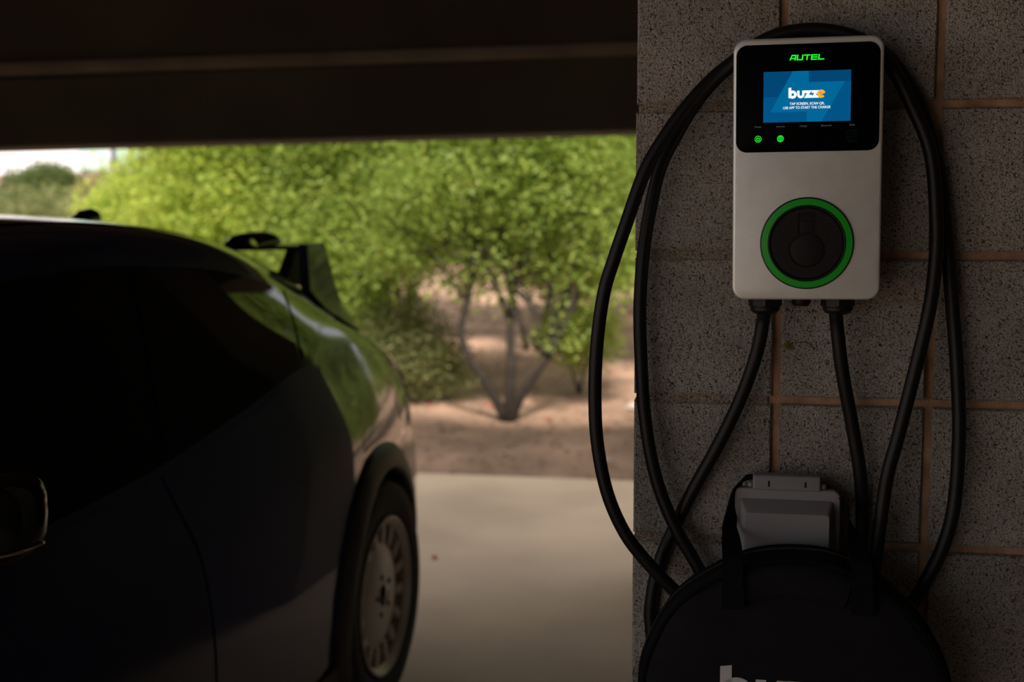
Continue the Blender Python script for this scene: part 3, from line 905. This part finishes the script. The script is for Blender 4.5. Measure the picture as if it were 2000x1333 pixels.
for s in (1, -1):
    rd = patch('rear_door', [(0.62, 1.55), (1.22, 1.55), (1.24, 4.86), (0.30, 4.86)], 0.003, M['paint'], car, s, 20, 24)
    fd = patch('front_door', [(1.235, 1.55), (2.34, 1.55), (2.42, 4.80), (1.255, 4.86)], 0.003, M['paint'], car, s, 20, 24)
    tr = patch('window_surround', [(0.34, 4.93), (2.36, 4.93), (2.12, 5.97), (-0.17, 5.9)], 0.003, M['car_black'], car, s, 48, 10)
    patch('quarter_window', [(0.37, 5.03), (0.40, 5.03), (0.28, 5.90), (-0.11, 5.82)], 0.006, M['car_glass'], tr, s, 10, 8)
    patch('rear_window_pane', [(0.43, 5.02), (1.20, 5.02), (1.16, 5.93), (0.31, 5.91)], 0.006, M['car_glass'], tr, s, 24, 8)
    patch('front_window_pane', [(1.28, 5.02), (2.24, 5.02), (2.06, 5.92), (1.22, 5.93)], 0.006, M['car_glass'], tr, s, 24, 8)
    for xa in (RA, FA):                       # arch cladding follows the body around the wheel
        v, f = [], []
        n = 44
        prof = [(0.405, -.05), (0.405, .016), (0.412, .026), (0.430, .027), (0.470, .020), (0.486, .012), (0.490, -.004)]
        for k in range(n + 1):
            a = math.radians(-24 + 228 * k / n)
            for (r, o_) in prof:
                x, z = xa + r * math.cos(a), WZ + r * math.sin(a)
                xq = min(max(x, -0.8), 3.75)
                P = section(xq)
                best = min(ts[6:34], key=lambda t: abs(surf(xq, t, P)[1] - z))
                y = surf(xq, best, P)[0]
                if z < P[1][1]: y = max(y, P[2][0] - 0.01)
                v.append((x, s * (max(y, 0.80) + o_), z))
        m = len(prof)
        for k in range(n):
            for j in range(m - 1):
                f.append((k * m + j, k * m + j + 1, (k + 1) * m + j + 1, (k + 1) * m + j))
        bm = bmesh.new()
        bv = [bm.verts.new(p) for p in v]
        for q in f: bm.faces.new([bv[i] for i in q])
        finish(bm, 'arch_cladding', M['cladding'], car, True)
        # inner well
        o = lathe('wheel_well', [(0.412, s * 0.595), (0.412, s * 0.86)], M['tire'], car, 40, 'Y', loc=(xa, 0, WZ), caps=(True, False))
    patch('sill_cladding', [(0.46, 1.02), (2.52, 1.02), (2.50, 1.98), (0.44, 1.98)], 0.012, M['cladding'], car, s, 30, 6, 0.014)
    # door mirror
    def mir(x, y, z, k=1.0):
        sg = lambda t, e: math.copysign(abs(t) ** e, t)
        return Vector((2.068 + k * 0.080 * sg(x, .7) * (0.8 + .2 * z) + (0.03 if x > 0 else 0) * (1 - abs(y)), s * (0.945 + k * 0.115 * sg(y, .65)), 1.150 + k * 0.078 * sg(z, .65) + 0.012 * y))
    bmr = bmesh.new()
    bmesh.ops.create_uvsphere(bmr, u_segments=24, v_segments=14, radius=1.0)
    for q in bmr.verts:
        q.co = mir(*q.co)
    mb = finish(bmr, 'mirror_housing', M['car_black'], car, 'all')
    tp = []
    for k in range(15):
        an = math.radians(100 - 125 * k / 14)
        zz = -0.42
        cr_ = math.sqrt(1 - zz * zz)
        tp.append(mir(cr_ * math.cos(an), cr_ * math.sin(an), zz, 1.015))
    tube('mirror_trim', tp, 0.003, M['chrome'], mb, 8, 2)
    tube('mirror_stalk', [(2.10, s * 0.78, 1.03), (2.08, s * 0.85, 1.045), (2.06, s * 0.90, 1.07)], 0.022, M['car_black'], mb, 10, 3)
    # lamps
    patch('tail_lamp', [(-0.885, 4.1), (-0.70, 4.15), (-0.66, 4.75), (-0.87, 4.75)], 0.004, M['tail_lamp'], car, s, 10, 5)
    patch('head_lamp', [(3.35, 4.2), (3.72, 4.0), (3.70, 4.7), (3.30, 4.8)], 0.004, M['head_lamp'], car, s, 10, 5)

def top_patch(name, x0, x1, t0, material, off=0.004):
    v, f = [], []
    nx, nv = 20, 24
    for i in range(nx + 1):
        x = x0 + (x1 - x0) * i / nx
        P = section(x)
        for j in range(nv + 1):
            q = -1 + 2 * j / nv
            y, z = surf(x, 9 - abs(q) * (9 - t0), P)
            v.append((x, math.copysign(y, q) if abs(q) > 1e-6 else 0.0, z + off))
    for i in range(nx):
        for j in range(nv):
            a = i * (nv + 1) + j
            f.append((a, a + 1, a + nv + 2, a + nv + 1))
    return pyobj(name, v, f, material, car, 'all')
top_patch('windshield', 1.82, 2.46, 7.1, M['car_glass'])
top_patch('rear_window', -0.62, -0.14, 7.25, M['car_glass'])
top_patch('roof_panel', 0.35, 1.72, 7.15, M['car_black'], 0.003)

# antenna fin on the roof
fin = [(0.30, 0.0), (0.235, 0.030), (0.19, 0.048), (0.14, 0.052), (0.105, 0.046), (0.092, 0.0)]
fr = []
for yy, k in ((-0.022, 0.0), (-0.018, 0.6), (-0.006, 1.0), (0.006, 1.0), (0.018, 0.6), (0.022, 0.0)):
    fr.append([(0.19 + (x - 0.19) * (0.85 + .15 * k), yy, 1.532 + z * 1.25 * (0.55 + .45 * k) + 0.0) for x, z in fin])
loft('antenna_fin', fr, M['car_black'], car)

# rear wing
def foil(name, y0, y1, xc, zc, chord, th, material, tilt=0.08, parent=car):
    r0 = []
    for k in range(24):
        a = 2 * PI * k / 24
        x = math.cos(a) * chord / 2
        z = math.sin(a) * th / 2 * (0.55 + 0.45 * math.cos(a))
        r0.append((xc + x, zc + z - x * tilt))
    return loft(name, [[(x, y, z) for x, z in r0] for y in (y0, y1)], material, parent)
foil('wing_center', -0.425, 0.425, -0.30, 1.463, 0.22, 0.018, M['car_black'])
for s in (-1, 1):
    foil('wing_blade', s * 0.40, s * 0.572, -0.28, 1.466, 0.20, 0.020, M['car_black'])
    hump = []
    for yy, zz in ((.285, 1.466), (.298, 1.484), (.315, 1.496), (.345, 1.501), (.378, 1.499), (.398, 1.488), (.412, 1.468)):
        hump.append([(-0.30 + 0.105 * math.cos(2 * PI * k / 16), s * yy, zz + 0.011 * math.sin(2 * PI * k / 16)) for k in range(16)])
    loft('wing_mount', hump, M['car_black'], car)
    # end fin: tall plate running down to the hatch
    pl = [(-0.165, 1.477), (-0.325, 1.473), (-0.325, 1.36), (-0.36, 1.25), (-0.46, 1.16), (-0.20, 1.26), (-0.10, 1.33), (-0.13, 1.40)]
    rr = []
    for yy, k in ((0.566, .97), (0.572, 1.0), (0.592, 1.0), (0.598, .97)):
        rr.append([(-0.24 + (x + 0.24) * k, s * (yy + (1.47 - z) * 0.22), 1.35 + (z - 1.35) * k) for x, z in pl])
    loft('wing_end_fin', rr, M['paint'], car)
    st = [(-0.19, 1.462), (-0.26, 1.462), (-0.20, 1.335), (-0.06, 1.36)]
    rr = [[(x, s * (yy + (1.46 - z) * .1), z) for x, z in st] for yy in (0.515, 0.552)]
    loft('wing_strut', rr, M['car_black'], car)
box('rear_bumper', (-0.90, -0.40, 0.33), (-0.86, 0.40, 0.46), M['cladding'], car, 0.012)

# wheels
def wheel_parts():
    t = lathe('wheel', [(0.248, -.10), (0.275, -.112), (0.33, -.118), (0.356, -.108), (0.368, -.085), (0.370, 0.0), (0.368, .085), (0.356, .108), (0.33, .118), (0.275, .112), (0.248, .10)], M['tire'], None, 56, 'Y', caps=(False, False))
    parts = [t]
    def sub(o):
        o.parent = t
        parts.append(o)
    sub(lathe('rim_barrel', [(0.244, .100), (0.250, .108), (0.2515, .113), (0.246, .115), (0.238, .108), (0.226, .096), (0.222, -.08)], M['rim'], None, 56, 'Y', caps=(False, False)))
    sub(lathe('wheel_disc', [(0.0, .098), (0.05, .100), (0.10, .098), (0.150, .090), (0.170, .080), (0.177, .064), (0.168, .050), (0.0, .050)], M['rim'], None, 56, 'Y'))
    sub(lathe('brake_disc', [(0.215, -.01), (0.215, .004), (0.0, .004)], M['tire'], None, 40, 'Y'))
    sp = None
    for k in range(16):
        a = 2 * PI * k / 16
        if sp is None:
            bm = bmesh.new()
            add_box(bm, (0.165, 0.060, -0.017), (0.232, 0.092, 0.017), 0.006, 2)
            sp = finish(bm, 'spoke', M['rim'], None, True)
            o = sp
        else:
            o = sp.copy()
            COL.objects.link(o)
        o.rotation_euler = (0, a, 0)
        sub(o)
    sub(lathe('hub_cap', [(0.034, .096), (0.034, .104), (0.028, .108), (0.0, .109)], M['car_black'], None, 28, 'Y'))
    for k in range(5):
        a = 2 * PI * k / 5 + 0.3
        sub(lathe('lug_nut', [(0.011, .094), (0.011, .1015), (0.007, .104), (0.0, .104)], M['car_black'], None, 6, 'Y', loc=(0.062 * math.cos(a), 0, 0.062 * math.sin(a))))
    return parts
W0 = wheel_parts()
first = True
for xa in (RA, FA):
    for s in (1, -1):
        if first:
            root = W0[0]
            first = False
        else:
            root = W0[0].copy()
            COL.objects.link(root)
            for q in W0[1:]:
                c = q.copy()
                COL.objects.link(c)
                c.parent = root
        root.parent = car
        root.location = (xa, s * 0.795, WZ)
        root.rotation_euler = (0, 0.2, 0 if s > 0 else PI)

# ================================================================== VEGETATION
def leaves(name, centers, radii, n_twigs, per, size, material, parent, seed, spread=0.16, zsq=1.0):
    rng = np.random.default_rng(seed)
    C, Rr = np.array(centers, float), np.array(radii, float)
    vol = np.prod(Rr, axis=1)
    pick = rng.choice(len(C), n_twigs, p=vol / vol.sum())
    d = rng.normal(size=(n_twigs, 3))
    d /= np.linalg.norm(d, axis=1)[:, None]
    rad = rng.random(n_twigs) ** (1 / 2.2)
    base = C[pick] + d * rad[:, None] * Rr[pick]
    tw = rng.normal(size=(n_twigs, 3)) + np.array([0, 0, 0.35])
    tw /= np.linalg.norm(tw, axis=1)[:, None]
    N = n_twigs * per
    t = rng.uniform(-1, 1, (n_twigs, per, 1)) * spread
    pos = (base[:, None, :] + tw[:, None, :] * t + rng.normal(size=(n_twigs, per, 3)) * spread * 0.22).reshape(N, 3)
    pos[:, 2] = np.maximum(pos[:, 2], 0.05)
    a = rng.normal(size=(N, 3)) * [1, 1, 0.8]
    a /= np.linalg.norm(a, axis=1)[:, None]
    b = rng.normal(size=(N, 3))
    b -= (b * a).sum(1)[:, None] * a
    b /= np.linalg.norm(b, axis=1)[:, None]
    L = (size * rng.uniform(0.6, 1.3, N))[:, None]
    Wd = L * 0.24
    v = np.empty((N, 4, 3))
    v[:, 0] = pos - a * L / 2
    v[:, 1] = pos + b * Wd
    v[:, 2] = pos + a * L / 2
    v[:, 3] = pos - b * Wd
    me = bpy.data.meshes.new(name)
    me.vertices.add(N * 4)
    me.loops.add(N * 4)
    me.polygons.add(N)
    me.vertices.foreach_set('co', v.reshape(-1).astype(np.float32))
    me.loops.foreach_set('vertex_index', np.arange(N * 4, dtype=np.int32))
    me.polygons.foreach_set('loop_start', np.arange(0, N * 4, 4, dtype=np.int32))
    me.polygons.foreach_set('loop_total', np.full(N, 4, dtype=np.int32))
    me.update(calc_edges=True)
    me.materials.append(material)
    o = bpy.data.objects.new(name, me)
    link(o, parent)
    return tag(o, kind='stuff')

def plant(name, loc, label, cat, group, trunks, crowns, n_twigs, per, size, material, seed, twigs=10, spread=0.16, r0=0.035):
    """trunks: list of polylines with (x, y, z) from the base; crowns: (centre, radii)"""
    root = empty(name, (loc[0], loc[1], ground_z(loc[0], loc[1])))
    tag(root, label, cat, group)
    rnd = random.Random(seed)
    for i, tk in enumerate(trunks):
        tube('trunk' if len(tk) > 2 else 'stem', tk, [r0, r0 * 0.72, r0 * 0.5, r0 * 0.28], M['bark'], root, 8, 4)
        for k in range(twigs):
            j = rnd.randint(1, len(tk) - 1)
            q = rnd.random()
            p = Vector(tk[j - 1]).lerp(Vector(tk[j]), q)
            if p.z < 0.25 * tk[-1][2]: continue
            c, r = rnd.choice(crowns)
            e = Vector(c) + Vector([rnd.uniform(-.8, .8) * a for a in r])
            if (e - p).length > 1.6: e = p + (e - p).normalized() * 1.6
            m_ = p.lerp(e, .5) + Vector((0, 0, 0.08))
            tube('branch', [p, m_, e], [r0 * 0.4, r0 * 0.26, r0 * 0.1], M['bark'], root, 5, 3)
    leaves('foliage', [c for c, r in crowns], [r for c, r in crowns], int(n_twigs * 2.6), int(per * 0.62), size * 0.80, material, root, seed, spread * 1.3)
    return root

# open multi-stemmed tree in the middle of the view
plant('multistem_tree', (-0.04, 9.22), 'open multi-stemmed tree with three bare trunks rising from the reddish soil', 'tree', None,
      [[(0, 0, 0), (-.13, .05, .25), (-.33, .08, .60), (-.27, .1, .95), (-.21, .12, 1.45), (-.35, .2, 2.1)],
       [(0.0, 0, 0), (.03, 0, .30), (.03, .05, .65), (.05, .1, .95), (.24, .1, 1.45), (.42, .1, 1.8), (.5, .2, 2.3)],
       [(0.02, 0, 0), (.12, -.02, .22), (.34, -.05, .56), (.58, -.05, 1.08), (.8, 0, 1.6)],
       [(.05, .1, .95), (-.02, .15, 1.3), (.0, .2, 1.8), (-.1, .2, 2.3)]],
      [((-.3, .2, 1.75), (.7, .7, .42)), ((.45, .2, 1.75), (.75, .7, .5)), ((.1, .3, 2.35), (1.1, .9, .5)), ((.75, 0, 1.15), (.32, .4, .35)), ((-.75, .3, 1.35), (.35, .4, .35)), ((.4, 0, .66), (.2, .25, .14)), ((0, .35, 1.2), (.75, .5, .34))],
      1250, 26, 0.062, M['leaf_mid'], 11, 12, 0.16, 0.042)
bushes = [
 ('leafy_shrub', (-1.35, 10.6), 'leafy green shrub with thin dark stems beyond the car tail', 'leaf_mid', [((0, 0, 1.35), (.75, .7, .7)), ((.1, .1, 2.2), (.9, .8, .55)), ((-.1, -.1, .65), (.6, .6, .4))], 1300, 26, .065),
 ('leafy_shrub', (-2.35, 11.2), 'tall bright yellow-green shrub above the car\'s rear wing', 'leaf_bright', [((0, 0, 1.5), (.95, .8, .75)), ((.2, 0, 2.4), (1.1, .9, .6)), ((-.3, 0, .8), (.8, .7, .5))], 1500, 26, .07),
 ('leafy_shrub', (-3.35, 12.3), 'rounded bright green shrub above the car roof, beside the far building', 'leaf_bright', [((.1, 0, 1.35), (.85, .8, .65)), ((.45, 0, 2.15), (.7, .7, .5)), ((0, 0, .7), (.9, .8, .5))], 1300, 26, .075),
 ('leafy_shrub', (1.55, 11.4), 'dense green shrub rising behind the cable loop at the pier edge', 'leaf_mid', [((0, 0, 1.7), (1.0, .8, .65)), ((-.2, 0, 2.4), (1.2, .9, .55))], 1200, 26, .068),
 ('leafy_shrub', (0.2, 12.8), 'broad light green shrub standing behind the multi-stemmed tree', 'leaf_bright', [((-.6, 0, 1.85), (1.1, .8, .6)), ((.5, 0, 1.9), (1.1, .8, .6)), ((0, 0, 2.7), (1.6, .9, .6))], 1700, 26, .075),
 ('leafy_shrub', (-1.2, 13.6), 'light green shrub standing behind the leafy shrub with thin dark stems', 'leaf_bright', [((0, 0, 1.7), (1.2, .8, .8)), ((0, 0, 2.7), (1.4, .9, .7))], 1400, 26, .08),
 ('leafy_shrub', (3.6, 11.0), 'tall green shrub growing outside the added wall behind the pier', 'leaf_mid', [((0, 0, 1.4), (1.1, .9, .9)), ((0, 0, 2.8), (1.3, 1.0, .9)), ((0, 0, 4.0), (1.1, 1, .8))], 1500, 24, .085),
 ('leafy_shrub', (6.2, 11.6), 'tall yellow-green shrub outside the added wall, farthest from the car', 'leaf_bright', [((0, 0, 1.4), (1.2, .9, .9)), ((0, 0, 2.8), (1.4, 1.0, .9)), ((0, 0, 4.0), (1.1, 1, .8))], 1500, 24, .085),
]
for i, (nm_, loc, lab, mt, cr, nt_, per, sz) in enumerate(bushes):
    rnd = random.Random(50 + i)
    tk = []
    for k in range(4):
        a = rnd.uniform(0, 2 * PI)
        tk.append([(0.05 * math.cos(a), .05 * math.sin(a), 0), (.2 * math.cos(a), .2 * math.sin(a), .6), (.3 * math.cos(a) + rnd.uniform(-.1, .1), .3 * math.sin(a), 1.3), (.42 * math.cos(a), .42 * math.sin(a), 2.2)])
    plant(nm_, loc, lab, 'shrub', 'shrubs outside the garage', tk, cr, nt_, per, sz, M[mt], 60 + i, 8, 0.17, 0.026)
low = [
 ('low_bush', (-0.85, 10.1), 'low brownish green bush near the pale stone', 'leaf_olive', [((0, 0, .45), (.45, .4, .38)), ((.25, .1, .25), (.3, .3, .22))], 320, 22, .05),
 ('low_bush', (0.55, 10.4), 'small green tuft growing behind the right-hand trunk', 'leaf_mid', [((0, 0, .5), (.32, .3, .28))], 200, 22, .05),
 ('low_bush', (-6.2, 16.2), 'dull olive bush seen over the car roof beside the antenna fin', 'leaf_olive', [((0, 0, .8), (1.6, 1, .75)), ((.9, 0, .7), (1.2, 1, .6))], 900, 24, .09),
 ('low_bush', (-4.5, 15.2), 'grey-green bush between the antenna fin and the bright shrubs', 'leaf_olive', [((0, 0, .75), (1.1, .9, .7)), ((.5, 0, 1.0), (.8, .8, .6))], 800, 24, .085),
 ('low_bush', (-5.35, 18.2), 'reddish dry bush in front of the far building', 'leaf_red', [((0, 0, .95), (.95, .8, .75))], 500, 24, .085),
 ('low_bush', (1.9, 15.5), 'dry yellow bush on the slope beside the pier edge', 'leaf_yellow', [((0, 0, .7), (.9, .7, .5)), ((-1.2, 0, .6), (.7, .6, .4))], 480, 24, .08),
]
for i, (nm_, loc, lab, mt, cr, nt_, per, sz) in enumerate(low):
    plant(nm_, loc, lab, 'bush', 'low bushes outside the garage', [[(0, 0, 0), (.06, 0, .25), (.1, .02, .6)], [(0, 0, 0), (-.08, .02, .25), (-.14, 0, .55)]], cr, nt_, per, sz, M[mt], 80 + i, 5, 0.14, 0.014)
plant('distant_tree', (-10.9, 30), 'dark olive rounded tree far off against the white sky', 'tree', None, [[(0, 0, 0), (.05, 0, .6), (0, 0, 1.3)]],
      [((0, 0, .75), (1.0, .9, .55)), ((.25, 0, 1.0), (.55, .6, .38)), ((-.8, 0, .35), (.7, .7, .4))], 600, 22, .11, M['leaf_dark'], 91, 8, 0.2, 0.05)
backs = [(-9.5, 24, 'leaf_olive', 'wide olive thicket at the foot of the far rise, beneath the dark tree'), (-4.2, 23, 'leaf_olive', 'olive thicket on the rise behind the rounded bright shrub'),
         (-0.5, 22, 'leaf_mid', 'green thicket on the rise behind the broad light green shrub'), (4.0, 21, 'leaf_mid', 'green thicket on the rise behind the dry yellow bush'), (9.5, 20, 'leaf_bright', 'bright thicket on the rise far behind the block room')]
for i, (x, y, mt, lab) in enumerate(backs):
    cr = [((-1.2, 0, .9), (1.7, 1, .8)), ((1.2, 0, .9), (1.7, 1, .8))] if i > 1 else [((-1.2, 0, .5), (1.7, 1, .45)), ((1.2, 0, .5), (1.7, 1, .45))]
    if i > 1: cr.append(((0, 0, 2.3), (2.2, 1, 1.0)))
    plant('thicket', (x, y), lab, 'bush', 'thickets on the far rise', [[(0, 0, 0), (.1, 0, .8), (.1, 0, 1.8)], [(-1, 0, 0), (-1.1, 0, .6), (-1.2, 0, 1.2)]], cr, 900, 22, .13, M[mt], 100 + i, 5, 0.26, 0.04)

# ---------------------------------------------------------------- far building
bld = empty('far_building', (-16.5, 60, 1.2))
tag(bld, 'pale building with green and teal glazing far beyond the shrubs', 'building')
box('wall', (-9.0, 0.4, -1), (9.0, 8, 14), M['facade'], bld)
box('terracotta_bay', (1.35, -0.5, -1), (2.6, 0.4, 14), M['facade_tan'], bld)
for i, (x0, x1, mt) in enumerate(((-1.95, -1.0, 'pane_green'), (0.1, 1.0, 'pane_teal'), (-0.95, -0.25, 'pane_green'), (-3.6, -2.4, 'pane_green'), (3.2, 4.4, 'pane_teal'), (5.0, 6.2, 'pane_green'))):
    for k in range(4):
        wdw = box('window', (x0 - .06, 0.20, 1.35 + k * 3.1), (x1 + .06, 0.42, 3.95 + k * 3.1), M['facade'], bld)
        box('pane', (x0, 0.14, 1.42 + k * 3.1), (x1, 0.22, 3.88 + k * 3.1), M[mt], wdw)
for x in (-0.12, -2.1, 2.9):
    box('mullion', (x, 0.05, -1), (x + 0.22, 0.42, 14), M['mullion'], bld)

# ---------------------------------------------------------------- ground details
for i, (x, y, zz) in enumerate([(-0.202, 9.9, 0), (-.16, 9.8, 0), (0.259, 9.208, 0), (0.193, 10.014, 0), (0.658, 8.795, 0), (0.898, 11.414, 0), (-0.644, 9.911, 0), (-0.349, 5.599, 1)]):
    v, f = [], []
    n = 6
    r = 0.028 if zz == 0 else 0.018
    for k in range(n):
        a = 2 * PI * k / n
        v.append((r * math.cos(a), r * 0.7 * math.sin(a), 0.006 + 0.010 * (k % 2)))
    v.append((0, 0, 0.001))
    f = [(k, (k + 1) % n, n) for k in range(n)]
    o = pyobj('fallen_petal', v, f, M['petal'], None)
    o.location = (x, y, (ground_z(x, y) + 0.012) if zz == 0 else 0.0)
    o.rotation_euler = (0, 0, i * 1.3)
    tag(o, 'small pink petal lying on the reddish soil' if zz == 0 else 'single pink petal lying on the concrete slab', 'petal', 'fallen pink petals' if zz == 0 else None)
def rock(loc, r, label, group=None, seed=0):
    bm = bmesh.new()
    bmesh.ops.create_icosphere(bm, subdivisions=2, radius=1)
    rnd = random.Random(seed)
    for q in bm.verts:
        k = rnd.uniform(.82, 1.1)
        q.co = Vector((q.co.x * r * 1.3 * k, q.co.y * r * k, q.co.z * r * .6 * k))
    o = finish(bm, 'stone', M['stone'], None, True)
    o.location = (loc[0], loc[1], ground_z(*loc) + r * .3)
    tag(o, label, 'stone', group)
rock((-0.76, 10.5), 0.13, 'large pale stone at the foot of the low brownish bush', None, 1)
rock((0.95, 9.6), 0.07, 'small pale stone on the soil by the pier edge', None, 2)
rock((0.56, 7.75), 0.04, 'tiny pale stone beside the slab edge', None, 3)
rng = np.random.default_rng(5)
N = 9000
px = rng.uniform(-6, 5, N)
py_ = rng.uniform(7.0, 17, N)
keep = (math.sin(YAW) * px + math.cos(YAW) * py_) > SLAB_EDGE + 0.03
px, py_ = px[keep], py_[keep]
v, f = [], []
for i in range(len(px)):
    s = rng.uniform(.008, .03)
    a = rng.uniform(0, 6.28)
    z0 = ground_z(px[i], py_[i]) + 0.004
    k = len(v)
    for q in range(4):
        b = a + q * PI / 2
        v.append((px[i] + s * math.cos(b) * (1 if q % 2 else .6), py_[i] + s * math.sin(b) * (1 if q % 2 else .6), z0 + rng.uniform(0, s * .7)))
    v.append((px[i], py_[i], z0 + s * .8))
    f += [(k, k + 1, k + 4), (k + 1, k + 2, k + 4), (k + 2, k + 3, k + 4), (k + 3, k, k + 4)]
tag(pyobj('leaf_litter', v, f, M['litter']), 'dry leaf litter and gravel scattered over the soil', 'litter', kind='stuff')
